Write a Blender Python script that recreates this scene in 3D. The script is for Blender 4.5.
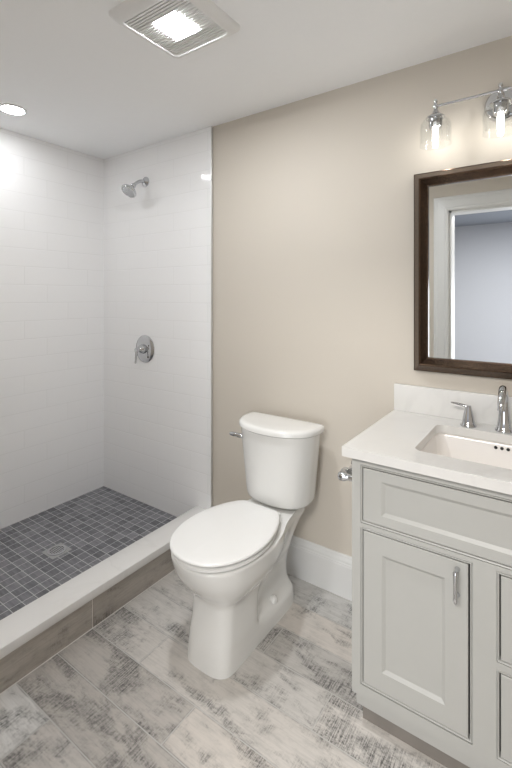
import bpy, bmesh, math
from mathutils import Vector, Matrix

for o in list(bpy.data.objects):
    bpy.data.objects.remove(o)
scn = bpy.context.scene
COL = scn.collection
PI = math.pi

# ------------------------------------------------------------------ camera
F_PX, HORIZON, YAW = 425.0, 297.0, math.atan(300 / 425.0)
cam_d = bpy.data.cameras.new('camera')
cam = bpy.data.objects.new('camera', cam_d)
COL.objects.link(cam)
cam.location = (2.552, -1.800, 1.349)
cam.rotation_euler = (PI / 2, 0, YAW)
cam_d.sensor_fit = 'VERTICAL'
cam_d.sensor_height = 36.0
cam_d.sensor_width = 24.0
cam_d.lens = 36.0 * F_PX / 768
cam_d.shift_y = -(384 - HORIZON) / 768
cam_d.clip_start = 0.01
scn.camera = cam

# ------------------------------------------------------------------ world, exposure, large lights
world = bpy.data.worlds.new('world')
scn.world = world
world.use_nodes = True
world.node_tree.nodes['Background'].inputs[0].default_value = (0.75, 0.85, 1.0, 1)
world.node_tree.nodes['Background'].inputs[1].default_value = 1.0
vs = scn.view_settings
vs.view_transform = 'Standard'
vs.look = 'None'
vs.gamma = 1.0
vs.use_curve_mapping = False
vs.exposure = 0.95
scn.cycles.use_denoising = True
scn.cycles.max_bounces = 10
scn.cycles.diffuse_bounces = 6
scn.cycles.glossy_bounces = 6
scn.cycles.transparent_max_bounces = 16
scn.cycles.caustics_reflective = False
scn.cycles.caustics_refractive = False
scn.cycles.sample_clamp_indirect = 4.0


def area_light(name, loc, rot, sx, sy, power, color):
    l = bpy.data.lights.new(name, 'AREA')
    l.shape = 'RECTANGLE'
    l.size, l.size_y = sx, sy
    l.energy = power
    l.color = color
    o = bpy.data.objects.new(name, l)
    o.location = loc
    o.rotation_euler = rot
    COL.objects.link(o)
    return o


# added cool fill light at the hall's far wall; no window stands there
area_light('hall_fill_far', (2.95, -4.46, 0.85), (PI / 2, 0, 0), 1.6, 1.4, 16, (0.90, 0.95, 1.0))
# added fill light under the hall ceiling, without a lamp fixture
area_light('hall_fill_top', (2.3, -2.75, 2.27), (0, 0, 0), 0.9, 0.5, 42, (1.0, 0.97, 0.93))
P_FAN, P_CAN, P_BULB = 170.0, 54.0, 26.0     # emission strengths of fan lens, recessed lens, bulbs

# ------------------------------------------------------------------ helpers
ORG = {}


def empty(name, loc, label=None, cat=None, group=None):
    o = bpy.data.objects.new(name, None)
    o.empty_display_size = 0.05
    o.location = loc
    COL.objects.link(o)
    ORG[o.name] = Vector(loc)
    tag(o, label, cat, group)
    return o


def tag(o, label=None, cat=None, group=None, kind=None):
    if label: o['label'] = label
    if cat: o['category'] = cat
    if group: o['group'] = group
    if kind: o['kind'] = kind
    return o


def obj(name, bm, mat, parent=None, smooth=None, label=None):
    """link a bmesh (world coordinates) as one object"""
    off = ORG[parent.name] if parent is not None else Vector((0, 0, 0))
    if off.length:
        bmesh.ops.translate(bm, verts=bm.verts, vec=-off)
    bmesh.ops.recalc_face_normals(bm, faces=bm.faces)
    me = bpy.data.meshes.new(name)
    bm.to_mesh(me)
    bm.free()
    if mat: me.materials.append(mat)
    if smooth is not None:
        me.polygons.foreach_set('use_smooth', [True] * len(me.polygons))
        if smooth < 180:
            me.set_sharp_from_angle(angle=math.radians(smooth))
    o = bpy.data.objects.new(name, me)
    COL.objects.link(o)
    if parent is not None:
        o.parent = parent
    ORG[o.name] = off
    if label: o['label'] = label
    return o


def thing(name, bm, mat, loc, smooth=None, label=None, cat=None, group=None):
    """a thing that is one mesh with its origin at loc"""
    bmesh.ops.translate(bm, verts=bm.verts, vec=-Vector(loc))
    o = obj(name, bm, mat, None, smooth)
    o.location = loc
    ORG[o.name] = Vector(loc)
    return tag(o, label, cat, group)


def struct(name, bm, mat, smooth=None):
    o = obj(name, bm, mat, None, smooth)
    o['kind'] = 'structure'
    return o


def box(x0, x1, y0, y1, z0, z1, bev=0.0, seg=2, bm=None):
    b = bmesh.new()
    bmesh.ops.create_cube(b, size=1)
    for v in b.verts:
        v.co = Vector(((x0 + x1) / 2 + v.co.x * (x1 - x0), (y0 + y1) / 2 + v.co.y * (y1 - y0), (z0 + z1) / 2 + v.co.z * (z1 - z0)))
    if bev > 0:
        bmesh.ops.bevel(b, geom=b.edges[:], offset=bev, segments=seg, affect='EDGES', profile=0.5)
    return merge(bm, b)


def merge(bm, b):
    if bm is None:
        return b
    me = bpy.data.meshes.new('tmp')
    b.to_mesh(me)
    bm.from_mesh(me)
    bpy.data.meshes.remove(me)
    b.free()
    return bm


def loft(rings, cap0=True, cap1=True, bm=None):
    b = bmesh.new()
    vr = [[b.verts.new(p) for p in r] for r in rings]
    n = len(rings[0])
    for i in range(len(vr) - 1):
        for j in range(n):
            b.faces.new((vr[i][j], vr[i][(j + 1) % n], vr[i + 1][(j + 1) % n], vr[i + 1][j]))
    if cap0: b.faces.new(vr[0])
    if cap1: b.faces.new(vr[-1])
    return merge(bm, b)


def frame_of(axis):
    a = Vector(axis).normalized()
    h = Vector((0, 0, 1)) if abs(a.z) < 0.9 else Vector((1, 0, 0))
    u = a.cross(h).normalized()
    return a, u, a.cross(u).normalized()


def lathe(profile, origin, axis=(0, 0, 1), n=32, cap0=True, cap1=True, bm=None):
    """profile: (radius, height along axis)"""
    a, u, v = frame_of(axis)
    o = Vector(origin)
    rings = [[o + a * h + (u * math.cos(2 * PI * k / n) + v * math.sin(2 * PI * k / n)) * max(r, 1e-4) for k in range(n)] for r, h in profile]
    return loft(rings, cap0, cap1, bm)


def catmull(pts, sub, closed=False):
    pts = [Vector(p) for p in pts]
    out = []
    n = len(pts)
    for i in range(n if closed else n - 1):
        p0 = pts[(i - 1) % n] if closed or i > 0 else pts[0] * 2 - pts[1]
        p1, p2 = pts[i], pts[(i + 1) % n]
        p3 = pts[(i + 2) % n] if closed or i + 2 < n else pts[-1] * 2 - pts[-2]
        for s in range(sub):
            t = s / sub
            out.append(0.5 * ((2 * p1) + (p2 - p0) * t + (2 * p0 - 5 * p1 + 4 * p2 - p3) * t * t + (3 * p1 - p0 - 3 * p2 + p3) * t ** 3))
    if not closed: out.append(pts[-1])
    return out


def tube(path, radii, n=16, flat=1.0, bm=None, cap=True):
    """round tube along a polyline; radii one number or one per point"""
    path = [Vector(p) for p in path]
    if not hasattr(radii, '__len__'): radii = [radii] * len(path)
    rings = []
    u = None
    for i, p in enumerate(path):
        t = (path[min(i + 1, len(path) - 1)] - path[max(i - 1, 0)]).normalized()
        if u is None:
            _, u, _ = frame_of(t)
        u = (u - t * u.dot(t)).normalized()
        v = t.cross(u)
        rings.append([p + (u * math.cos(2 * PI * k / n) + v * math.sin(2 * PI * k / n) * flat) * radii[i] for k in range(n)])
    return loft(rings, cap, cap, bm)


def rrect(x0, x1, y0, y1, r, z, n=6):
    pts = []
    for cx, cy, a0 in ((x1 - r, y1 - r, 0), (x0 + r, y1 - r, 90), (x0 + r, y0 + r, 180), (x1 - r, y0 + r, 270)):
        for k in range(n + 1):
            a = math.radians(a0 + 90 * k / n)
            pts.append(Vector((cx + r * math.cos(a), cy + r * math.sin(a), z)))
    return pts


def holed_slab(outer, inner, z0, z1, bm=None):
    """slab with one hole; outer and inner are lists of (x, y)"""
    b = bmesh.new()
    layers = []
    for z in (z0, z1):
        lo = [b.verts.new((p[0], p[1], z)) for p in outer]
        li = [b.verts.new((p[0], p[1], z)) for p in inner]
        es = [b.edges.new((l[i], l[(i + 1) % len(l)])) for l in (lo, li) for i in range(len(l))]
        bmesh.ops.triangle_fill(b, use_beauty=True, edges=es)
        layers.append((lo, li))
    for k in (0, 1):
        A, B = layers[0][k], layers[1][k]
        for i in range(len(A)):
            j = (i + 1) % len(A)
            b.faces.new((A[i], A[j], B[j], B[i]))
    return merge(bm, b)


def extrude_profile(prof, p0, p1, up=(0, 0, 1), out=(0, -1, 0), bm=None):
    """prof: closed (outward, upward) pairs swept straight from p0 to p1"""
    up, out = Vector(up), Vector(out)
    r = [[Vector(p) + out * a + up * c for a, c in prof] for p in (p0, p1)]
    return loft(r, True, True, bm)


# ------------------------------------------------------------------ node helpers
class N:
    def __init__(self, name):
        self.m = bpy.data.materials.new(name)
        self.m.use_nodes = True
        self.t = self.m.node_tree
        self.bsdf = self.t.nodes['Principled BSDF']
        self.out = self.t.nodes['Material Output']

    def n(self, typ, ins=None, **props):
        nd = self.t.nodes.new(typ)
        for k, v in props.items(): setattr(nd, k, v)
        for k, v in (ins or {}).items(): self.set(nd.inputs[k], v)
        return nd

    def set(self, sock, v):
        if isinstance(v, bpy.types.NodeSocket): self.t.links.new(v, sock)
        else: sock.default_value = v

    def math(self, op, a, b=0.0, c=0.0, clamp=False):
        nd = self.n('ShaderNodeMath', {0: a, 1: b, 2: c}, operation=op)
        nd.use_clamp = clamp
        return nd.outputs[0]

    def mix(self, f, a, b, blend='MIX'):
        nd = self.n('ShaderNodeMix', None, data_type='RGBA', blend_type=blend)
        self.set(nd.inputs[0], f); self.set(nd.inputs[6], a); self.set(nd.inputs[7], b)
        return nd.outputs[2]

    def obj_xyz(self):
        tc = self.n('ShaderNodeTexCoord')
        s = self.n('ShaderNodeSeparateXYZ', {0: tc.outputs['Object']})
        return tc.outputs['Object'], s.outputs[0], s.outputs[1], s.outputs[2]

    def vec(self, x, y, z=0.0):
        return self.n('ShaderNodeCombineXYZ', {0: x, 1: y, 2: z}).outputs[0]

    def noise(self, v, scale, detail=4.0, rough=0.55, dist=0.0):
        return self.n('ShaderNodeTexNoise', {'Vector': v, 'Scale': scale, 'Detail': detail, 'Roughness': rough, 'Distortion': dist}).outputs[0]

    def smooth(self, v, a, b, lo=0.0, hi=1.0):
        nd = self.n('ShaderNodeMapRange', {0: v, 1: a, 2: b, 3: lo, 4: hi}, interpolation_type='SMOOTHSTEP')
        return nd.outputs[0]

    def p(self, **kw):
        for k, v in kw.items():
            self.set(self.bsdf.inputs[k.replace('_', ' ')], v)
        return self

    def bump(self, h, strength, dist=0.002):
        b = self.n('ShaderNodeBump', {'Strength': strength, 'Distance': dist, 'Height': h})
        self.set(self.bsdf.inputs['Normal'], b.outputs[0])


def rgb(*c):
    return (c[0], c[1], c[2], 1.0)


def plain(name, col, rough=0.5, metal=0.0, spec=0.5, var=0.02, bump=0.0, scale=30.0, coat=0.0):
    m = N(name)
    co, x, y, z = m.obj_xyz()
    n = m.noise(co, scale, 3)
    m.p(Base_Color=m.mix(n, rgb(*[c * (1 - var) for c in col]), rgb(*[min(1, c * (1 + var)) for c in col])),
        Roughness=rough, Metallic=metal, Specular_IOR_Level=spec, Coat_Weight=coat, Coat_Roughness=0.05)
    if bump: m.bump(n, bump)
    return m.m


def emit(name, col, strength):
    m = N(name)
    m.p(Base_Color=rgb(*col), Emission_Color=rgb(*col), Emission_Strength=strength)
    return m.m


def subway(name, axis, pitch=0.107, z0=0.031, length=0.41):
    """glossy white running-bond wall tile; axis = horizontal direction of the wall"""
    m = N(name)
    co, x, y, z = m.obj_xyz()
    u = x if axis == 'x' else y
    v = m.math('DIVIDE', m.math('SUBTRACT', z, z0), pitch)
    row = m.math('FLOOR', v)
    fv = m.math('FRACT', m.math('ADD', v, 50.0))
    uu = m.math('ADD', m.math('DIVIDE', u, length), m.math('ADD', m.math('MULTIPLY', row, 0.3333), 50.0))
    fu = m.math('FRACT', uu)
    cid = m.math('FLOOR', uu)
    dv = m.math('MULTIPLY', m.math('MINIMUM', fv, m.math('SUBTRACT', 1.0, fv)), pitch)
    du = m.math('MULTIPLY', m.math('MINIMUM', fu, m.math('SUBTRACT', 1.0, fu)), length)
    d = m.math('MINIMUM', dv, du)
    g = m.smooth(d, 0.0008, 0.0016, 1.0, 0.0)
    wn = m.n('ShaderNodeTexWhiteNoise', {'Vector': m.vec(row, cid, 3.0)}, noise_dimensions='3D')
    wob = m.noise(co, 7.0, 2)
    m.p(Base_Color=m.mix(g, rgb(0.90, 0.90, 0.905), rgb(0.78, 0.78, 0.78)),
        Roughness=m.math('ADD', m.math('MULTIPLY', g, 0.5), 0.06), Specular_IOR_Level=0.5)
    edge = m.smooth(d, 0.001, 0.005)
    tilt = m.math('MULTIPLY', m.math('SUBTRACT', fv, 0.5), m.math('MULTIPLY', m.math('SUBTRACT', wn.outputs[0], 0.5), 0.5))
    h = m.math('ADD', m.math('ADD', edge, m.math('MULTIPLY', wob, 0.9)), tilt)
    m.bump(h, 0.22, 0.0015)
    return m.m


def planks(name, along, w, y0, L, light, dark, amount, off_k=0.37, off_c=0.0, grout=(0.50, 0.49, 0.47), tintamt=1.0):
    """whitewashed, saw-marked wood-look porcelain planks; along = (length axis, width axis)"""
    m = N(name)
    co, X, Y, Z = m.obj_xyz()
    ax = {'x': X, 'y': Y, 'z': Z}
    a, b = ax[along[0]], ax[along[1]]
    v = m.math('DIVIDE', m.math('SUBTRACT', b, y0), w)
    row = m.math('FLOOR', v)
    fv = m.math('SUBTRACT', v, row)
    off = m.math('FRACT', m.math('ADD', m.math('MULTIPLY', row, off_k), 20.0 + off_c))
    u = m.math('ADD', m.math('DIVIDE', a, L), off)
    colm = m.math('FLOOR', u)
    fu = m.math('SUBTRACT', u, colm)
    wn = m.n('ShaderNodeTexWhiteNoise', {'Vector': m.vec(row, colm, 1.7)}, noise_dimensions='3D')
    rs = m.n('ShaderNodeSeparateXYZ', {0: wn.outputs['Color']})
    r1, r2, r3 = rs.outputs
    d = m.math('MINIMUM', m.math('MULTIPLY', m.math('MINIMUM', fv, m.math('SUBTRACT', 1.0, fv)), w),
               m.math('MULTIPLY', m.math('MINIMUM', fu, m.math('SUBTRACT', 1.0, fu)), L))
    gm = m.smooth(d, 0.0013, 0.0022, 1.0, 0.0)
    # coordinates jittered per plank so the print does not run across joints
    jx = m.math('ADD', a, m.math('MULTIPLY', r1, 17.0))
    jy = m.math('ADD', b, m.math('MULTIPLY', r2, 11.0))

    def st(sx, sy, k=0.0):
        return m.vec(m.math('MULTIPLY', jx, sx), m.math('MULTIPLY', jy, sy), k)
    patch = m.noise(st(4.5, 9.0), 1.0, 8.0, 0.68, 0.3)
    blot = m.noise(st(11.0, 22.0, 4.0), 1.0, 6.0, 0.7)
    saw = m.noise(st(240.0, 16.0, 2.0), 1.0, 3.0, 0.6)
    grain = m.noise(st(7.0, 150.0, 7.0), 1.0, 4.0, 0.6)
    bite = m.noise(st(70.0, 140.0, 9.0), 1.0, 6.0, 0.75)
    base = m.mix(m.math('MULTIPLY', r3, tintamt), rgb(*light[0]), rgb(*light[1]))
    base = m.mix(m.smooth(blot, 0.42, 0.68, 0.0, 0.34), base, rgb(*light[2]))
    base = m.mix(m.smooth(grain, 0.42, 0.72, 0.0, 0.30), base, rgb(*light[2]))
    thr = m.math('ADD', m.math('MULTIPLY', m.math('SUBTRACT', r1, 0.5), 0.10), amount)
    pm = m.smooth(m.math('SUBTRACT', patch, thr), 0.0, 0.16)
    mark = m.math('ADD', m.math('MULTIPLY', m.smooth(saw, 0.40, 0.62), 0.6), m.math('MULTIPLY', m.smooth(bite, 0.42, 0.62), 0.5), clamp=True)
    dm = m.math('MULTIPLY', pm, m.math('ADD', m.math('MULTIPLY', mark, 0.85), 0.10), clamp=True)
    blm = m.math('MULTIPLY', m.smooth(blot, 0.60, 0.72), m.math('MULTIPLY', m.smooth(bite, 0.40, 0.6), 0.55))
    dm = m.math('MAXIMUM', dm, blm)
    val = m.math('ADD', m.math('MULTIPLY', r2, 0.28), 0.78)
    base = m.mix(1.0, base, m.vec(val, val, val), 'MULTIPLY')
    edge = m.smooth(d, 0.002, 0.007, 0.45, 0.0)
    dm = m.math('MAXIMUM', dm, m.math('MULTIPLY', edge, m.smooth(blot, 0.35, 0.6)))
    c = m.mix(dm, base, rgb(*dark))
    c = m.mix(gm, c, rgb(*grout))
    m.p(Base_Color=c, Roughness=0.48, Specular_IOR_Level=0.35)
    m.bump(m.math('SUBTRACT', m.math('MULTIPLY', grain, 0.3), m.math('MULTIPLY', gm, 1.0)), 0.3, 0.001)
    return m.m


def mosaic(name, pitch=0.0525, x0=0.003, y0=0.0):
    m = N(name)
    co, X, Y, Z = m.obj_xyz()
    u = m.math('DIVIDE', m.math('SUBTRACT', X, x0), pitch)
    v = m.math('DIVIDE', m.math('SUBTRACT', Y, y0), pitch)
    cu, cv = m.math('FLOOR', u), m.math('FLOOR', v)
    fu, fv = m.math('SUBTRACT', u, cu), m.math('SUBTRACT', v, cv)
    d = m.math('MULTIPLY', m.math('MINIMUM', m.math('MINIMUM', fu, m.math('SUBTRACT', 1.0, fu)), m.math('MINIMUM', fv, m.math('SUBTRACT', 1.0, fv))), pitch)
    g = m.smooth(d, 0.0009, 0.0018, 1.0, 0.0)
    wn = m.n('ShaderNodeTexWhiteNoise', {'Vector': m.vec(cu, cv, 0.5)}, noise_dimensions='3D')
    # brushed bands along X inside each tile, shifted per tile
    band = m.noise(m.vec(m.math('MULTIPLY', X, 9.0), m.math('MULTIPLY', Y, 75.0), m.math('MULTIPLY', wn.outputs[0], 30.0)), 1.0, 4.0, 0.6)
    t = m.math('ADD', m.math('MULTIPLY', wn.outputs[0], 0.55), m.math('MULTIPLY', m.smooth(band, 0.3, 0.7), 0.45))
    c = m.mix(t, rgb(0.095, 0.096, 0.108), rgb(0.26, 0.26, 0.28))
    m.p(Base_Color=m.mix(g, c, rgb(0.58, 0.58, 0.585)), Roughness=0.42, Specular_IOR_Level=0.4)
    m.bump(m.math('SUBTRACT', 1.0, g), 0.4, 0.0012)
    return m.m


def marble(name, base, vein, scale=2.2, amt=0.5):
    m = N(name)
    co, x, y, z = m.obj_xyz()
    w = m.noise(co, scale, 5, 0.55, 0.6)
    v1 = m.smooth(m.math('ABSOLUTE', m.math('SUBTRACT', w, 0.5)), 0.0, 0.022, amt, 0.0)
    w2 = m.noise(m.n('ShaderNodeMapping', {0: co, 1: (3, 1, 2)}).outputs[0], scale * 0.7, 3, 0.5, 1.0)
    v2 = m.smooth(m.math('ABSOLUTE', m.math('SUBTRACT', w2, 0.52)), 0.0, 0.05, amt * 0.35, 0.0)
    msk = m.noise(co, 3.0, 2)
    vv = m.math('MULTIPLY', m.math('MAXIMUM', v1, v2), m.smooth(msk, 0.35, 0.65))
    m.p(Base_Color=m.mix(vv, rgb(*base), rgb(*vein)), Roughness=0.16, Specular_IOR_Level=0.5)
    return m.m


# ------------------------------------------------------------------ materials
M_ceiling = plain('ceiling_paint', (0.93, 0.94, 0.955), 0.9, spec=0.2, var=0.01)
M_beige = plain('beige_wall_paint', (0.60, 0.553, 0.487), 0.75, spec=0.3, var=0.015, bump=0.03, scale=160)
M_hall = plain('blue_grey_wall_paint', (0.50, 0.52, 0.57), 0.8, spec=0.3, var=0.015)
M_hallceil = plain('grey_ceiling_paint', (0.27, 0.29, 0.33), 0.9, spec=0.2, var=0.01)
M_trim = plain('white_trim_paint', (0.72, 0.72, 0.71), 0.35, var=0.01)
M_tileL = subway('white_subway_tile_side', 'y')
M_tileB = subway('white_subway_tile_back', 'x')
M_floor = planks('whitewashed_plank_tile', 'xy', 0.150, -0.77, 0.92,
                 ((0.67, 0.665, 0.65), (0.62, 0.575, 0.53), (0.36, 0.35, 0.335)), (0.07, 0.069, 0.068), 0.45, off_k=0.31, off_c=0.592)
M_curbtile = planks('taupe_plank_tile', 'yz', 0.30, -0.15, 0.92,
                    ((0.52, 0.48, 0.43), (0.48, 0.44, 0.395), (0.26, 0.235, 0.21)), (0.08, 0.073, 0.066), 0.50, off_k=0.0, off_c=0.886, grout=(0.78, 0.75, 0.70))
M_mosaic = mosaic('grey_mosaic_tile')
M_stone = marble('white_curb_stone', (0.80, 0.79, 0.775), (0.66, 0.65, 0.63), 2.0, 0.25)
M_quartz = marble('white_veined_quartz', (0.70, 0.69, 0.67), (0.56, 0.55, 0.54), 1.8, 0.3)
M_porc = plain('white_porcelain', (0.80, 0.798, 0.78), 0.10, var=0.005, coat=0.4)
M_seat = plain('white_seat_plastic', (0.85, 0.85, 0.84), 0.18, var=0.005)
M_sink = plain('white_sink_ceramic', (0.82, 0.79, 0.76), 0.12, var=0.005, coat=0.3)
M_cab = plain('pale_grey_cabinet_paint', (0.45, 0.45, 0.43), 0.38, var=0.012)
M_cabin = plain('cabinet_interior', (0.16, 0.15, 0.14), 0.7)
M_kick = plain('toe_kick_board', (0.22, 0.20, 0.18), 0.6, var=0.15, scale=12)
M_chrome = plain('polished_chrome', (0.62, 0.63, 0.65), 0.07, metal=1.0, var=0.01)
M_satin = plain('satin_metal_strip', (0.80, 0.80, 0.80), 0.4, metal=1.0, var=0.02)
M_black = plain('dark_opening', (0.01, 0.01, 0.01), 0.6)
M_grille = plain('white_grille_plastic', (0.80, 0.80, 0.80), 0.4)
M_grillegap = plain('grey_grille_backing', (0.50, 0.50, 0.50), 0.6)
M_mirror = plain('silvered_glass', (0.90, 0.92, 0.92), 0.0, metal=1.0, var=0.0)
M_strike = plain('oiled_bronze_hardware', (0.06, 0.04, 0.03), 0.35, metal=0.8)
M_fanlens = emit('lit_fan_lens', (0.97, 0.985, 1.0), P_FAN)
M_canlens = emit('lit_recessed_lens', (0.97, 0.985, 1.0), P_CAN)
M_bulb = emit('lit_bulb', (1.0, 0.965, 0.91), P_BULB)


def bronze_mat():
    m = N('brushed_bronze_frame')
    co, x, y, z = m.obj_xyz()
    n = m.noise(co, 240.0, 4, 0.7)
    n2 = m.noise(co, 40.0, 4, 0.6)
    c = m.mix(m.smooth(n, 0.35, 0.7), rgb(0.035, 0.022, 0.015), rgb(0.17, 0.105, 0.065))
    c = m.mix(m.smooth(n2, 0.55, 0.75, 0, 0.5), c, rgb(0.05, 0.03, 0.02))
    m.p(Base_Color=c, Roughness=0.22, Metallic=0.9, Coat_Weight=0.4, Coat_Roughness=0.15)
    m.bump(n, 0.05, 0.001)
    return m.m


def glass_mat():
    m = N('clear_thin_glass')
    lw = m.n('ShaderNodeLayerWeight', {'Blend': 0.5})
    fc = m.math('ADD', m.math('MULTIPLY', m.math('POWER', lw.outputs['Facing'], 4.0), 0.55), 0.03)
    tr = m.n('ShaderNodeBsdfTransparent', {0: rgb(0.95, 0.955, 0.955)})
    gl = m.n('ShaderNodeBsdfGlossy', {0: rgb(1, 1, 1), 'Roughness': 0.02})
    mx = m.n('ShaderNodeMixShader', {0: fc, 1: tr.outputs[0], 2: gl.outputs[0]})
    m.t.links.new(mx.outputs[0], m.out.inputs[0])
    return m.m


M_bronze = bronze_mat()
M_glass = glass_mat()

# ------------------------------------------------------------------ the room
H = 2.30
XR, YF, WT = 2.84, -1.75, 0.12          # right wall, front wall, its thickness
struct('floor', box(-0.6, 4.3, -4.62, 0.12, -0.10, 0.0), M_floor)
struct('ceiling', box(-0.12, XR + 0.12, YF - WT, 0.12, H, H + 0.1), M_ceiling)
struct('wall_back', box(-0.12, XR + 0.12, 0.0, 0.12, 0.0, H), M_beige)
struct('wall_left', box(-0.12, 0.0, YF - WT, 0.0, 0.0, H), M_tileL)
struct('wall_right', box(XR, XR + 0.12, YF - WT, 0.0, 0.0, H), M_beige)
DX0, DX1, DZ = 1.88, 2.68, 2.011
bm = box(0.0, DX0, YF - WT, YF, 0.0, H)
box(DX1, XR, YF - WT, YF, 0.0, H, bm=bm)
box(DX0, DX1, YF - WT, YF, DZ, H, bm=bm)
struct('wall_front', bm, M_beige)
# white tile skin of the shower on the back wall and its metal edge
struct('wall_shower_back', box(0.0, 0.982, -0.010, 0.0, 0.0, H), M_tileB)
struct('trim_1', box(0.982, 0.9865, -0.0125, 0.0, 0.158, H, 0.001, 1), M_satin)
# baseboard on the back wall
bprof = [(0, 0), (0.017, 0), (0.017, 0.140), (0.0155, 0.146), (0.0155, 0.150), (0.013, 0.153), (0.0125, 0.163), (0.010, 0.171), (0.008, 0.176), (0.008, 0.181), (0.005, 0.187), (0, 0.187)]
struct('baseboard_back', extrude_profile(bprof, (1.012, 0, 0), (XR, 0, 0)), M_trim)
# door lining and casing of the doorway behind the camera (seen in the mirror)
cw = 0.112
cprof = [(0, 0), (0.020, 0), (0.022, 0.010), (0.022, 0.022), (0.016, 0.028), (0.014, 0.080), (0.011, 0.088), (0.011, 0.100), (0.006, 0.108), (0, 0.112)]
bm = loft([[(DX0 - c, YF + a, 0) for a, c in cprof], [(DX0 - c, YF + a, DZ + c) for a, c in cprof],
           [(DX1 + c, YF + a, DZ + c) for a, c in cprof], [(DX1 + c, YF + a, 0) for a, c in cprof]])
box(DX0, DX0 + 0.018, YF - WT, YF + 0.004, 0, DZ, bm=bm)
box(DX1 - 0.018, DX1, YF - WT, YF + 0.004, 0, DZ, bm=bm)
box(DX0, DX1, YF - WT, YF + 0.004, DZ - 0.018, DZ, bm=bm)
tr = struct('trim_2', bm, M_trim)
obj('strike_plate', box(DX0 + 0.018, DX0 + 0.0205, YF - 0.035, YF - 0.005, 0.80, 0.875, 0.001, 1), M_strike, tr, label='dark bronze strike plate')
# the room beyond the doorway
HX0, HX1, HY = -0.5, 4.2, -4.5
struct('ceiling_hall', box(HX0 - 0.1, HX1 + 0.1, HY - 0.12, YF - WT, H, H + 0.1), M_hallceil)
struct('wall_hall_far', box(HX0 - 0.1, HX1 + 0.1, HY - 0.12, HY, 0, H), M_hall)
struct('wall_hall_left', box(HX0 - 0.1, HX0, HY, YF - WT, 0, H), M_hall)
struct('wall_hall_right', box(HX1, HX1 + 0.1, HY, YF - WT, 0, H), M_hall)
bm = box(HX0, -0.12, YF - WT, YF - WT + 0.1, 0, H)
box(XR + 0.12, HX1, YF - WT, YF - WT + 0.1, 0, H, bm=bm)
struct('wall_hall_near', bm, M_hall)

# ------------------------------------------------------------------ shower
SZ = 0.044
struct('floor_shower', box(0.0, 0.90, YF, -0.010, 0.0, SZ), M_mosaic)
curb = empty('shower_curb', (0.95, YF / 2, 0), 'long low shower curb with white stone cap and brown plank tile face', 'shower curb')
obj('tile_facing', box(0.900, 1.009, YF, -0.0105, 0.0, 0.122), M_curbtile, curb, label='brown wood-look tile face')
obj('grout_line', box(1.009, 1.0125, YF, -0.0205, 0.0, 0.0012), plain('light_grout', (0.72, 0.69, 0.65), 0.8), curb)
obj('cap', box(0.878, 1.017, YF, -0.0105, 0.122, 0.158, 0.003, 2), M_stone, curb, smooth=30, label='white stone cap')

dr = empty('shower_drain', (0.455, -0.605, SZ), 'round chrome drain in a pale square set into the grey mosaic shower floor', 'drain')
obj('surround', box(0.455 - 0.052, 0.455 + 0.052, -0.657, -0.553, SZ - 0.002, SZ + 0.0015, 0.0008, 1), plain('pale_grout', (0.40, 0.40, 0.40), 0.6), dr, label='pale square surround')
bm = lathe([(0.045, 0), (0.045, 0.004), (0.041, 0.0055), (0.034, 0.0045), (0.033, 0.001)], (0.455, -0.605, SZ + 0.0012), cap1=False)
obj('rim', bm, M_chrome, dr, smooth=40)
bm = lathe([(0.033, 0), (0.033, 0.0012)], (0.455, -0.605, SZ + 0.0012))
obj('drain_hole', bm, M_black, dr)
bm = bmesh.new()
for k in range(-3, 4):
    hw = math.sqrt(0.033 ** 2 - (k * 0.009) ** 2)
    box(0.455 - hw, 0.455 + hw, -0.605 + k * 0.009 - 0.002, -0.605 + k * 0.009 + 0.002, SZ + 0.0022, SZ + 0.0048, bm=bm)
    box(0.455 + k * 0.009 - 0.002, 0.455 + k * 0.009 + 0.002, -0.605 - hw, -0.605 + hw, SZ + 0.0022, SZ + 0.0044, bm=bm)
obj('grate', bm, M_chrome, dr)

sh = empty('showerhead', (0.437, -0.010, 2.075), 'chrome shower head on a short arm high on the white tiled wall', 'shower head')
obj('flange', lathe([(0.032, 0), (0.031, 0.005), (0.022, 0.012), (0.013, 0.016), (0.010, 0.018)], (0.437, -0.010, 2.075), (0, -1, 0)), M_chrome, sh, smooth=40)
apath = catmull([(0.437, -0.012, 2.075), (0.436, -0.045, 2.073), (0.435, -0.075, 2.058), (0.435, -0.105, 2.033)], 6)
obj('arm', tube(apath, 0.0105), M_chrome, sh, smooth=60)
hn = Vector((-0.05, -0.62, -0.78)).normalized()
ho = Vector((0.435, -0.100, 2.038))
hprof = [(0.010, -0.004), (0.014, 0.0), (0.016, 0.006), (0.016, 0.014), (0.013, 0.018), (0.018, 0.024), (0.034, 0.038), (0.046, 0.048), (0.050, 0.055), (0.050, 0.062), (0.047, 0.066), (0.043, 0.0655), (0.042, 0.063)]
obj('head', lathe(hprof, ho, hn), M_chrome, sh, smooth=40)
bm = lathe([(0.042, 0.0625), (0.041, 0.0645)], ho, hn)
a, u, v = frame_of(hn)
for ring, cnt in ((0.012, 6), (0.022, 11), (0.033, 16)):
    for k in range(cnt):
        t = 2 * PI * k / cnt
        lathe([(0.0028, 0.064), (0.0018, 0.0675)], ho + (u * math.cos(t) + v * math.sin(t)) * ring, hn, 8, bm=bm)
obj('spray_face', bm, plain('grey_spray_face', (0.55, 0.56, 0.57), 0.25, metal=0.7), sh, label='grey nozzle face')

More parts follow.
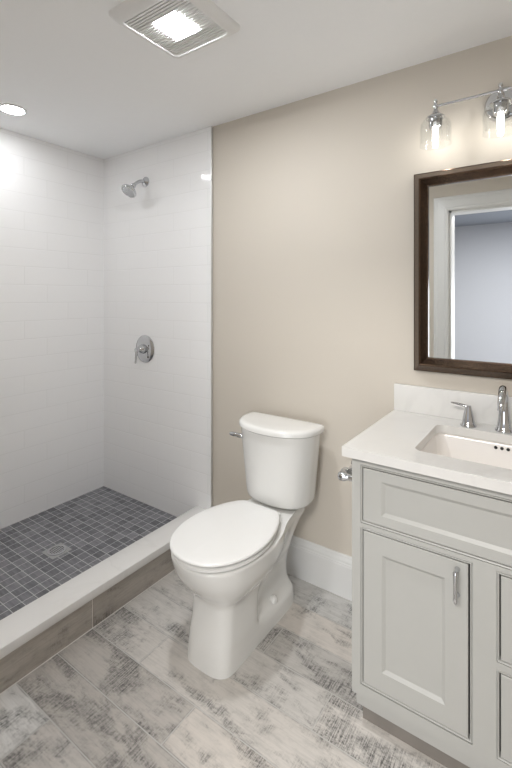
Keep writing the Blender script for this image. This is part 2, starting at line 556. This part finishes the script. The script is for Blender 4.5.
sv = empty('shower_valve', (0.432, -0.010, 1.02), 'round chrome shower valve plate with a lever handle on white tile', 'shower valve')
VC = Vector((0.432, -0.010, 1.022))
obj('escutcheon', lathe([(0.086, 0), (0.086, 0.003), (0.080, 0.008), (0.060, 0.013), (0.035, 0.016), (0.030, 0.016)], VC, (0, -1, 0), 48), M_chrome, sv, smooth=40)
bm = lathe([(0.029, 0.014), (0.030, 0.024), (0.027, 0.034), (0.020, 0.046), (0.014, 0.052), (0.012, 0.060), (0.013, 0.070), (0.011, 0.076)], VC, (0, -1, 0))
hd = obj('handle', bm, M_chrome, sv, smooth=40)
bm = tube([VC + Vector((0, -0.066, 0.004)), VC + Vector((-0.002, -0.068, -0.02)), VC + Vector((-0.003, -0.070, -0.05)), VC + Vector((-0.004, -0.073, -0.078)), VC + Vector((-0.004, -0.074, -0.085))], [0.010, 0.0085, 0.007, 0.0075, 0.004], flat=0.8)
obj('lever', bm, M_chrome, hd, smooth=50)
for p in ((0.045, 0.022), (0.040, -0.048)):
    obj('screw', lathe([(0.006, 0.008), (0.006, 0.0135), (0.004, 0.0145)], VC + Vector((p[0], 0, p[1])), (0, -1, 0), 12), M_strike, sv)

# ------------------------------------------------------------------ ceiling lights
cn = empty('recessed_light', (0.302, -0.752, H), 'round recessed downlight glowing in the ceiling over the shower', 'ceiling light')
bm = lathe([(0.066, 0), (0.066, -0.003), (0.060, -0.006), (0.053, -0.005), (0.051, -0.001)], (0.302, -0.752, H), cap0=False, cap1=False, n=48)
obj('trim_ring', bm, M_grille, cn, smooth=60)
obj('lens', lathe([(0.0515, 0), (0.0515, -0.003), (0.040, -0.006), (0.020, -0.008)], (0.302, -0.752, H - 0.0005), n=48), M_canlens, cn, smooth=60)

FX, FY = 1.486, -0.766
fan = empty('ceiling_fan_light', (FX, FY, H), 'square white exhaust fan with a glowing centre light in its grille', 'exhaust fan')


def sq(h, z, r=0.02):
    return rrect(FX - h, FX + h, FY - h, FY + h, r, z, 5)


bm = loft([sq(0.163, H), sq(0.163, H - 0.006), sq(0.158, H - 0.013), sq(0.146, H - 0.023), sq(0.136, H - 0.028), sq(0.129, H - 0.028), sq(0.127, H - 0.020, 0.014)], cap0=False, cap1=False)
obj('housing', bm, M_grille, fan, smooth=40)
obj('backing', loft([sq(0.130, H - 0.004, 0.01), sq(0.130, H - 0.013, 0.01)]), M_grillegap, fan, label='grey backing seen between the grille bars')
bm = bmesh.new()
LH = 0.053
for k in range(22):
    y = FY - 0.121 + k * 0.01152
    if abs(y - FY) < LH + 0.002:
        box(FX - 0.128, FX - LH, y - 0.0036, y + 0.0036, H - 0.024, H - 0.013, bm=bm)
        box(FX + LH, FX + 0.128, y - 0.0036, y + 0.0036, H - 0.024, H - 0.013, bm=bm)
    else:
        box(FX - 0.128, FX + 0.128, y - 0.0036, y + 0.0036, H - 0.024, H - 0.013, bm=bm)
obj('grille', bm, M_grille, fan)
obj('lens', loft([sq(LH, H - 0.012, 0.008), sq(LH, H - 0.0235, 0.008), sq(LH - 0.004, H - 0.0245, 0.006)]), M_fanlens, fan, smooth=40, label='glowing square lens')

# ------------------------------------------------------------------ vanity light
VX, VY, VZ = 2.395, -0.105, 2.066
vl = empty('vanity_light', (VX, 0, VZ), 'chrome vanity light bar with lit bulbs in clear glass shades above the mirror', 'wall light')
obj('backplate', lathe([(0.062, 0), (0.062, 0.010), (0.056, 0.018), (0.030, 0.022), (0.022, 0.022)], (VX, 0, VZ - 0.012), (0, -1, 0), 48), M_chrome, vl, smooth=40)
obj('arm', tube([(VX, -0.018, VZ - 0.012), (VX, -0.06, VZ - 0.010), (VX, VY, VZ)], 0.010), M_chrome, vl, smooth=50)
obj('bar', tube([(VX - 0.213, VY, VZ), (VX + 0.213, VY, VZ)], 0.0048), M_chrome, vl, smooth=50)
for k in (-1, 0, 1):
    c = (VX + 0.213 * k, VY, VZ)
    prof = [(0.004, 0.026), (0.0065, 0.022), (0.0075, 0.016), (0.005, 0.010), (0.008, 0.006), (0.009, -0.006), (0.006, -0.012), (0.010, -0.018), (0.013, -0.024), (0.016, -0.030), (0.030, -0.038), (0.034, -0.043), (0.034, -0.046), (0.024, -0.047), (0.024, -0.075), (0.021, -0.082), (0.016, -0.082)]
    sk = obj('socket', lathe(prof, c), M_chrome, vl, smooth=40)
    gp = [(0.026, -0.0475), (0.036, -0.049), (0.047, -0.055), (0.0535, -0.066), (0.056, -0.080), (0.056, -0.143), (0.0570, -0.146), (0.0545, -0.146), (0.0535, -0.143), (0.0535, -0.081), (0.051, -0.068), (0.045, -0.058), (0.035, -0.052), (0.026, -0.0505)]
    bm = lathe(gp + [gp[0]], c, cap0=False, cap1=False, n=48)
    bmesh.ops.remove_doubles(bm, verts=bm.verts, dist=1e-5)
    obj('glass_shade', bm, M_glass, vl, smooth=60)
    obj('bulb', lathe([(0.008, -0.081), (0.0095, -0.088), (0.010, -0.095), (0.010, -0.130), (0.008, -0.138), (0.004, -0.141)], c, n=20), M_bulb, vl, smooth=60)

# ------------------------------------------------------------------ mirror
mi = empty('wall_mirror', (2.39, 0, 1.052), 'framed mirror with a brushed bronze ridge frame above the vanity', 'mirror')
MX0, MX1, MZ0, MZ1 = 2.080, 2.704, 1.052, 1.846
# ridge profile (inward from the outer edge, depth from the wall)
rp = [(0.0, 0.002), (0.0, 0.020), (0.003, 0.021), (0.026, 0.050), (0.029, 0.051), (0.033, 0.048), (0.051, 0.022), (0.056, 0.020), (0.056, 0.008)]
rings = []
for d, h in rp:
    rings.append([(MX0 + d, -h, MZ0 + d), (MX1 - d, -h, MZ0 + d), (MX1 - d, -h, MZ1 - d), (MX0 + d, -h, MZ1 - d)])
rings.append([(MX0 + 0.03, -0.002, MZ0 + 0.03), (MX1 - 0.03, -0.002, MZ0 + 0.03), (MX1 - 0.03, -0.002, MZ1 - 0.03), (MX0 + 0.03, -0.002, MZ1 - 0.03)])
bm = loft(rings + [rings[0]], cap0=False, cap1=False)
bmesh.ops.remove_doubles(bm, verts=bm.verts, dist=1e-6)
obj('frame', bm, M_bronze, mi)
obj('mirror_glass', box(MX0 + 0.045, MX1 - 0.045, -0.012, -0.003, MZ0 + 0.045, MZ1 - 0.045), M_mirror, mi)

# ------------------------------------------------------------------ vanity
CX0, CX1, CY = 2.024, 2.766, -0.525
CT, CB = 0.848, 0.102
va = empty('vanity_cabinet', ((CX0 + CX1) / 2, CY / 2, 0), 'pale grey bathroom vanity cabinet with one door and a stack of drawers', 'vanity cabinet')
BACK = -0.019
bm = box(CX0, CX0 + 0.018, CY + 0.02, BACK, CB, CT)
box(CX1 - 0.018, CX1, CY + 0.02, BACK, CB, CT, bm=bm)
box(CX0 + 0.018, CX1 - 0.018, CY + 0.02, BACK, CB, CB + 0.018, bm=bm)
box(CX0 + 0.018, CX1 - 0.018, BACK - 0.012, BACK, CB + 0.018, CT, bm=bm)
obj('carcass', bm, M_cab, va)
opens = [(2.058, 2.732, 0.650, 0.819), (2.059, 2.3615, 0.147, 0.624), (2.431, 2.731, 0.398, 0.623), (2.431, 2.731, 0.144, 0.366)]
BD = 0.0065
# face frame as stiles and rails with openings, beaded
fx = [CX0, 2.058 - BD, 2.3615 + BD, 2.431 - BD, 2.732 + BD, CX1]
y0, y1 = CY, CY + 0.020
bm = box(CX0, 2.059 - BD, y0, y1, CB, CT)
box(2.732 + BD, CX1, y0, y1, CB, CT, bm=bm)
box(2.059 - BD, 2.732 + BD, y0, y1, 0.819 + BD, CT, bm=bm)
box(2.059 - BD, 2.732 + BD, y0, y1, 0.624 + BD, 0.650 - BD, bm=bm)
box(2.059 - BD, 2.732 + BD, y0, y1, CB, 0.144 - BD, bm=bm)
box(2.3615 + BD, 2.431 - BD, y0, y1, 0.144 - BD, 0.624 + BD, bm=bm)
box(2.431 - BD, 2.732 + BD, y0, y1, 0.366 + BD, 0.398 - BD, bm=bm)
obj('face_frame', bm, M_cab, va)
bm = bmesh.new()
for (a0, a1, c0, c1) in opens:
    rr = []
    for d, h in ((-BD, 0.020), (-BD, 0.004), (-BD + 0.0015, 0.0035), (-BD + 0.0020, 0.0005), (-0.0035, -0.0008), (-0.0012, 0.0004), (0.0, 0.003), (0.0, 0.020)):
        rr.append([(a0 + d, y0 + h, c0 + d), (a1 - d, y0 + h, c0 + d), (a1 - d, y0 + h, c1 - d), (a0 + d, y0 + h, c1 - d)])
    loft(rr, False, False, bm=bm)
obj('bead_moulding', bm, M_cab, va)
obj('interior_panel', box(CX0 + 0.018, CX1 - 0.018, CY + 0.030, CY + 0.034, CB + 0.018, CT - 0.03), M_cabin, va, label='dark interior behind the fronts')
# bottom lip and toe kick
obj('bottom_lip', box(CX0 + 0.010, CX1 - 0.010, CY + 0.012, BACK, 0.062, CB), M_cab, va)
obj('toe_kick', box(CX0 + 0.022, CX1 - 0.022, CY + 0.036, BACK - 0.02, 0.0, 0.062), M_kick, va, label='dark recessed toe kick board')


def shaker(x0, x1, z0, z1, yf, margin, name, parent, mz=None):
    mz = mz or margin
    bvl, dep, th = 0.006, 0.007, 0.018
    e = 0.0015

    def r(d, h, g=0.0):
        q = d + g * (mz - margin)
        return [(x0 + d, yf + h, z0 + q), (x1 - d, yf + h, z0 + q), (x1 - d, yf + h, z1 - q), (x0 + d, yf + h, z1 - q)]
    rr = [r(0, th), r(0, e), r(e, 0), r(margin - 0.004, 0, 1), r(margin - 0.002, 0.0015, 1), r(margin + bvl, dep, 1)]
    return obj(name, loft(rr, True, True), M_cab, parent)


def pull(x, z, length, vertical, yf, parent):
    h = length / 2
    ax = Vector((0, 0, 1)) if vertical else Vector((1, 0, 0))
    c = Vector((x, yf, z))
    bm = bmesh.new()
    for s in (-1, 1):
        lathe([(0.0075, 0), (0.0065, 0.004), (0.0045, 0.010), (0.0050, 0.024), (0.006, 0.030)], c + ax * s * (h - 0.008), (0, -1, 0), 12, bm=bm)
    pth = [c + Vector((0, -0.028, 0)) + ax * (h * t) + Vector((0, -0.004 * (1 - t * t), 0)) for t in (-1, -0.85, -0.6, -0.3, 0, 0.3, 0.6, 0.85, 1)]
    tube(pth, [0.0045, 0.0068, 0.0055, 0.0048, 0.0046, 0.0048, 0.0055, 0.0068, 0.0045], bm=bm)
    obj('handle', bm, M_chrome, parent, smooth=50, label='chrome bar handle')


shaker(2.0605, 2.7295, 0.6525, 0.8165, CY, 0.062, 'drawer_front', va, 0.034)
d = shaker(2.0615, 2.3570, 0.1495, 0.6215, CY - 0.0005, 0.062, 'door', va)
pull(2.3305, 0.566, 0.086, True, CY - 0.0005, d)
for z0, z1 in ((0.4005, 0.6205), (0.1465, 0.3635)):
    d = shaker(2.4345, 2.7285, z0, z1, CY, 0.055, 'drawer', va)
    pull(2.5815, (z0 + z1) / 2, 0.094, False, CY, d)

# countertop with sink cut-out
KX0, KX1, KY0 = 2.000, 2.790, -0.549
SX0, SX1, SY0, SY1 = 2.192, 2.608, -0.450, -0.120
ct = empty('vanity_countertop', ((KX0 + KX1) / 2, KY0 / 2, CT), 'white veined quartz countertop with a low backsplash on the vanity', 'countertop')
hole = [(p.x, p.y) for p in rrect(SX0, SX1, SY0, SY1, 0.03, 0, 8)]
bm = holed_slab([(KX0, KY0), (KX1, KY0), (KX1, -0.001), (KX0, -0.001)], hole, CT, 0.878)
eds = [e for e in bm.edges if len(e.link_faces) == 2 and abs(e.calc_face_angle(0) - PI / 2) < 0.3]
bmesh.ops.bevel(bm, geom=eds, offset=0.0025, segments=2, affect='EDGES', profile=0.5)
obj('slab', bm, M_quartz, ct, smooth=25)
obj('backsplash', box(KX0, KX1, -0.021, -0.001, 0.878, 0.987, 0.002, 2), M_quartz, ct, smooth=30)

# sink
sk = empty('sink', ((SX0 + SX1) / 2, (SY0 + SY1) / 2, 0.70), 'white rectangular undermount sink set in the quartz countertop', 'sink')


def sr(d, z, r):
    return rrect(SX0 + d, SX1 - d, SY0 + d, SY1 - d, r, z, 8)


rings = [sr(-0.025, 0.8478, 0.05), sr(-0.006, 0.8478, 0.036), sr(-0.004, 0.846, 0.034), sr(0.0, 0.838, 0.034), sr(0.010, 0.765, 0.038), sr(0.018, 0.740, 0.045), sr(0.034, 0.726, 0.05), sr(0.070, 0.720, 0.05), sr(0.13, 0.717, 0.03),
         sr(0.13, 0.705, 0.03), sr(0.06, 0.708, 0.05), sr(0.022, 0.716, 0.05), sr(0.006, 0.734, 0.045), sr(-0.006, 0.80, 0.04), sr(-0.012, 0.838, 0.04), sr(-0.025, 0.840, 0.05)]
bm = loft(rings + [rings[0]], False, False)
bmesh.ops.remove_doubles(bm, verts=bm.verts, dist=1e-6)
b2 = loft([sr(0.1302, 0.7165, 0.03), sr(0.1302, 0.7055, 0.03)])
merge(bm, b2)
obj('basin', bm, M_sink, sk, smooth=50)
for k in (-1, 0, 1):
    obj('overflow_hole', lathe([(0.0055, -0.002), (0.0055, 0.0008)], (2.4005 + 0.0185 * k, SY1 - 0.0022, 0.829), (0, -1, 0.1), 16), M_black, sk, label='small dark overflow hole')
obj('drain', lathe([(0.022, 0), (0.022, 0.003), (0.018, 0.004), (0.012, 0.002), (0.011, 0.005)], ((SX0 + SX1) / 2, (SY0 + SY1) / 2, 0.7166), n=24), M_chrome, sk, smooth=40)

# faucet
CZ = 0.8783
fa = empty('faucet', (2.403, -0.075, CZ), 'chrome widespread faucet with a gooseneck spout behind the sink', 'faucet')
fb = Vector((2.403, -0.075, CZ))
bm = lathe([(0.029, 0), (0.029, 0.004), (0.026, 0.008), (0.0225, 0.018), (0.0185, 0.045), (0.0160, 0.075), (0.0155, 0.085)], fb, n=32)
pth = catmull([fb + Vector(p) for p in ((0, 0, 0.080), (0, -0.001, 0.110), (0, -0.012, 0.138), (0, -0.038, 0.153), (0, -0.068, 0.145), (0, -0.092, 0.118), (0, -0.102, 0.092))], 6)
rad = [0.0150 - 0.0035 * i / (len(pth) - 1) for i in range(len(pth))]
tube(pth, rad, bm=bm)
obj('spout', bm, M_chrome, fa, smooth=50)
for s, hx in ((-1, 2.290), (1, 2.516)):
    hb = Vector((hx, -0.082, CZ))
    bm = lathe([(0.027, 0), (0.027, 0.004), (0.024, 0.008), (0.020, 0.022), (0.0155, 0.046), (0.012, 0.060), (0.0105, 0.068), (0.009, 0.074)], hb, n=32)
    h = obj('handle', bm, M_chrome, fa, smooth=40)
    pth = [hb + Vector(p) for p in ((-s * -0.004, 0, 0.069), (s * 0.010, 0, 0.071), (s * 0.026, 0, 0.074), (s * 0.044, 0, 0.076), (s * 0.058, 0, 0.077))]
    obj('lever', tube(pth, [0.008, 0.0075, 0.0065, 0.006, 0.0045], flat=0.7), M_chrome, h, smooth=50)

# toilet paper holder on the cabinet side
tp = empty('toilet_paper_holder', (CX0, -0.38, 0.742), 'chrome toilet paper holder without a roll on the vanity side', 'toilet paper holder')
for yy in (-0.452, -0.300):
    c = Vector((CX0, yy, 0.742))
    bm = lathe([(0.021, 0), (0.021, 0.004), (0.015, 0.009), (0.0105, 0.014), (0.010, 0.040), (0.012, 0.048), (0.0165, 0.056), (0.0165, 0.070), (0.011, 0.077)], c, (-1, 0, 0), 24)
    obj('post', bm, M_chrome, tp, smooth=40)
bm = lathe([(0.010, 0.0), (0.014, 0.018), (0.020, 0.026), (0.020, 0.032), (0.010, 0.038), (0.010, 0.114), (0.020, 0.120), (0.020, 0.126), (0.014, 0.134), (0.010, 0.152)], (CX0 - 0.063, -0.452, 0.742), (0, 1, 0), 24)
obj('roller', bm, M_chrome, tp, smooth=40)

# ------------------------------------------------------------------ toilet
TX = 1.506
to = empty('toilet', (TX, -0.40, 0), 'white two-piece elongated toilet with closed lid beside the shower curb', 'toilet')


def half_ring(pts, z, sub=6):
    """half outline from the back centre to the front centre, mirrored to a closed ring about TX"""
    P = [Vector((-pts[1][0], pts[1][1], 0))] + [Vector((x, y, 0)) for x, y in pts] + [Vector((-pts[-2][0], pts[-2][1], 0))]
    out = []
    for i in range(1, len(P) - 2):
        p0, p1, p2, p3 = P[i - 1], P[i], P[i + 1], P[i + 2]
        for s in range(sub):
            t = s / sub
            out.append(0.5 * ((2 * p1) + (p2 - p0) * t + (2 * p0 - 5 * p1 + 4 * p2 - p3) * t * t + (3 * p1 - p0 - 3 * p2 + p3) * t ** 3))
    out.append(P[-2])
    ring = [Vector((TX + max(p.x, 0), p.y, z)) for p in out]
    ring += [Vector((TX - max(p.x, 0), p.y, z)) for p in reversed(out[1:-1])]
    return ring


def lerp_rings(secs, sub):
    """smooth loft through rings of equal length"""
    cols = [catmull([r[k] for r in secs], sub) for k in range(len(secs[0]))]
    return [[c[i] for c in cols] for i in range(len(cols[0]))]


B = [
    (0.000, [(0, -.120), (.050, -.121), (.088, -.146), (.103, -.22), (.103, -.36), (.103, -.425), (.103, -.47), (.104, -.585), (.095, -.632), (.060, -.657), (0, -.662)]),
    (0.030, [(0, -.121), (.050, -.122), (.086, -.148), (.101, -.22), (.101, -.36), (.102, -.425), (.102, -.47), (.102, -.584), (.094, -.630), (.059, -.655), (0, -.660)]),
    (0.055, [(0, -.123), (.048, -.124), (.082, -.152), (.096, -.22), (.097, -.36), (.100, -.425), (.101, -.47), (.101, -.582), (.093, -.628), (.058, -.653), (0, -.658)]),
    (0.075, [(0, -.128), (.042, -.130), (.070, -.160), (.080, -.22), (.084, -.36), (.095, -.425), (.1005, -.462), (.100, -.580), (.092, -.626), (.058, -.651), (0, -.656)]),
    (0.102, [(0, -.132), (.038, -.134), (.056, -.165), (.060, -.22), (.062, -.36), (.076, -.424), (.0985, -.452), (.099, -.576), (.091, -.622), (.057, -.647), (0, -.652)]),
    (0.150, [(0, -.132), (.038, -.134), (.053, -.165), (.057, -.22), (.060, -.35), (.070, -.420), (.0955, -.447), (.096, -.567), (.088, -.613), (.055, -.638), (0, -.643)]),
    (0.200, [(0, -.126), (.042, -.129), (.060, -.160), (.067, -.22), (.072, -.34), (.082, -.415), (.0965, -.446), (.096, -.562), (.088, -.608), (.055, -.633), (0, -.638)]),
    (0.235, [(0, -.115), (.045, -.118), (.068, -.150), (.078, -.22), (.090, -.33), (.099, -.40), (.104, -.448), (.102, -.562), (.092, -.610), (.056, -.637), (0, -.643)]),
    (0.262, [(0, -.108), (.048, -.110), (.073, -.143), (.083, -.22), (.104, -.32), (.120, -.39), (.126, -.450), (.122, -.565), (.106, -.620), (.063, -.652), (0, -.660)]),
    (0.300, [(0, -.095), (.052, -.097), (.082, -.125), (.092, -.21), (.118, -.31), (.142, -.38), (.151, -.455), (.145, -.575), (.122, -.640), (.072, -.681), (0, -.693)]),
    (0.340, [(0, -.078), (.058, -.080), (.094, -.105), (.103, -.20), (.128, -.30), (.158, -.37), (.170, -.455), (.161, -.580), (.134, -.656), (.078, -.705), (0, -.720)]),
    (0.378, [(0, -.062), (.062, -.064), (.106, -.080), (.112, -.18), (.134, -.29), (.166, -.37), (.178, -.455), (.167, -.585), (.139, -.665), (.081, -.718), (0, -.735)]),
    (0.402, [(0, -.060), (.064, -.062), (.104, -.076), (.110, -.17), (.130, -.28), (.164, -.37), (.180, -.455), (.169, -.586), (.141, -.668), (.082, -.722), (0, -.739)]),
    (0.409, [(0, -.062), (.062, -.064), (.106, -.080), (.112, -.17), (.132, -.28), (.164, -.37), (.176, -.455), (.165, -.584), (.137, -.664), (.079, -.718), (0, -.735)]),
]
rings = lerp_rings([half_ring(p, z) for z, p in B], 4)
obj('bowl', loft(rings), M_porc, to, smooth=50)


def seat_outline(d):
    pts = [(0, -.284), (.05, -.284), (.088, -.288), (.126, -.332), (.162, -.415), (.179, -.505), (.171, -.598), (.136, -.680), (.076, -.733), (0, -.750)]
    cy = -.53
    return [(max(0, x - d) if x > 0 else 0, y - d * max(-1, min(1, (y - cy) / 0.20))) for x, y in pts]


def slab_of(zs):
    return [half_ring(seat_outline(d), z) for d, z in zs]


bm = loft(slab_of([(0.045, .4085), (0.0445, .4160), (0.006, .4165), (0.0025, .4185), (0.0025, .4260), (0.008, .4290), (0.045, .4295), (0.0455, .436)]))
obj('seat', bm, M_seat, to, smooth=45)
bm = loft(slab_of([(0.060, .4310), (0.0595, .4383), (0.001, .4385), (-0.001, .4400), (-0.001, .444), (0.001, .447), (0.006, .449), (0.030, .4505), (0.07, .4520), (0.12, .4530)]))
obj('lid', bm, M_seat, to, smooth=45)
for s in (-1, 1):
    obj('hinge', box(TX + s * 0.072 - 0.022, TX + s * 0.072 + 0.022, -.300, -.268, .4085, .436, 0.006, 3), M_seat, to, smooth=40)
    obj('bolt_cap', lathe([(0.016, 0), (0.016, 0.012), (0.013, 0.020), (0.006, 0.025), (0.001, 0.026)], (TX + s * 0.078, -.300, 0.072), n=20), M_porc, to, smooth=60)

TK = [
    (0.4085, [(0, -.110), (.03, -.110), (.050, -.111), (.060, -.115), (.062, -.125), (.060, -.140), (.05, -.160), (.03, -.175), (0, -.178)]),
    (0.4220, [(0, -.110), (.03, -.110), (.050, -.111), (.060, -.115), (.062, -.125), (.060, -.140), (.05, -.160), (.03, -.175), (0, -.178)]),
    (0.4225, [(0, -.085), (.07, -.085), (.108, -.086), (.122, -.097), (.126, -.125), (.122, -.155), (.102, -.187), (.060, -.208), (0, -.214)]),
    (0.4280, [(0, -.074), (.08, -.074), (.124, -.075), (.142, -.086), (.146, -.122), (.142, -.158), (.119, -.197), (.068, -.223), (0, -.230)]),
    (0.4460, [(0, -.066), (.085, -.066), (.136, -.067), (.155, -.080), (.159, -.122), (.155, -.162), (.129, -.205), (.073, -.234), (0, -.242)]),
    (0.5500, [(0, -.066), (.09, -.066), (.146, -.067), (.166, -.080), (.170, -.122), (.166, -.165), (.138, -.210), (.078, -.241), (0, -.249)]),
    (0.6500, [(0, -.066), (.094, -.066), (.154, -.067), (.176, -.080), (.181, -.122), (.177, -.167), (.146, -.215), (.082, -.248), (0, -.257)]),
    (0.7450, [(0, -.066), (.098, -.066), (.162, -.067), (.185, -.080), (.190, -.122), (.186, -.168), (.153, -.219), (.086, -.253), (0, -.263)]),
]
obj('tank', loft(lerp_rings([half_ring(p, z) for z, p in TK], 4)), M_porc, to, smooth=60)


def tl(d):
    pts = [(0, -.056), (.11, -.056), (.180, -.057), (.199, -.065), (.204, -.105), (.199, -.155), (.168, -.216), (.094, -.262), (0, -.276)]
    return [(max(0, x - d) if x > 0 else 0, y - d * max(-1, min(1, (y + .16) / .06))) for x, y in pts]


bm = loft([half_ring(tl(d), z) for d, z in ((.012, .7455), (.004, .747), (0, .751), (0, .764), (.003, .771), (.009, .7755), (.02, .777), (.06, .778))])
obj('tank_lid', bm, M_porc, to, smooth=45)
lv = Vector((1.372, -.206, .702))
la = Vector((-0.62, -0.78, 0)).normalized()
bm = lathe([(0.015, -0.01), (0.015, 0.006), (0.011, 0.011), (0.009, 0.018), (0.011, 0.024)], lv, la, 20)
e0 = lv + la * 0.018
tube([e0, e0 + Vector((-0.010, -0.004, 0.001)), e0 + Vector((-0.030, -0.006, 0.002)), e0 + Vector((-0.058, -0.008, 0.003)), e0 + Vector((-0.068, -0.008, 0.003))], [0.009, 0.011, 0.0105, 0.0095, 0.006], bm=bm)
obj('flush_lever', bm, M_chrome, to, smooth=50, label='chrome flush lever')
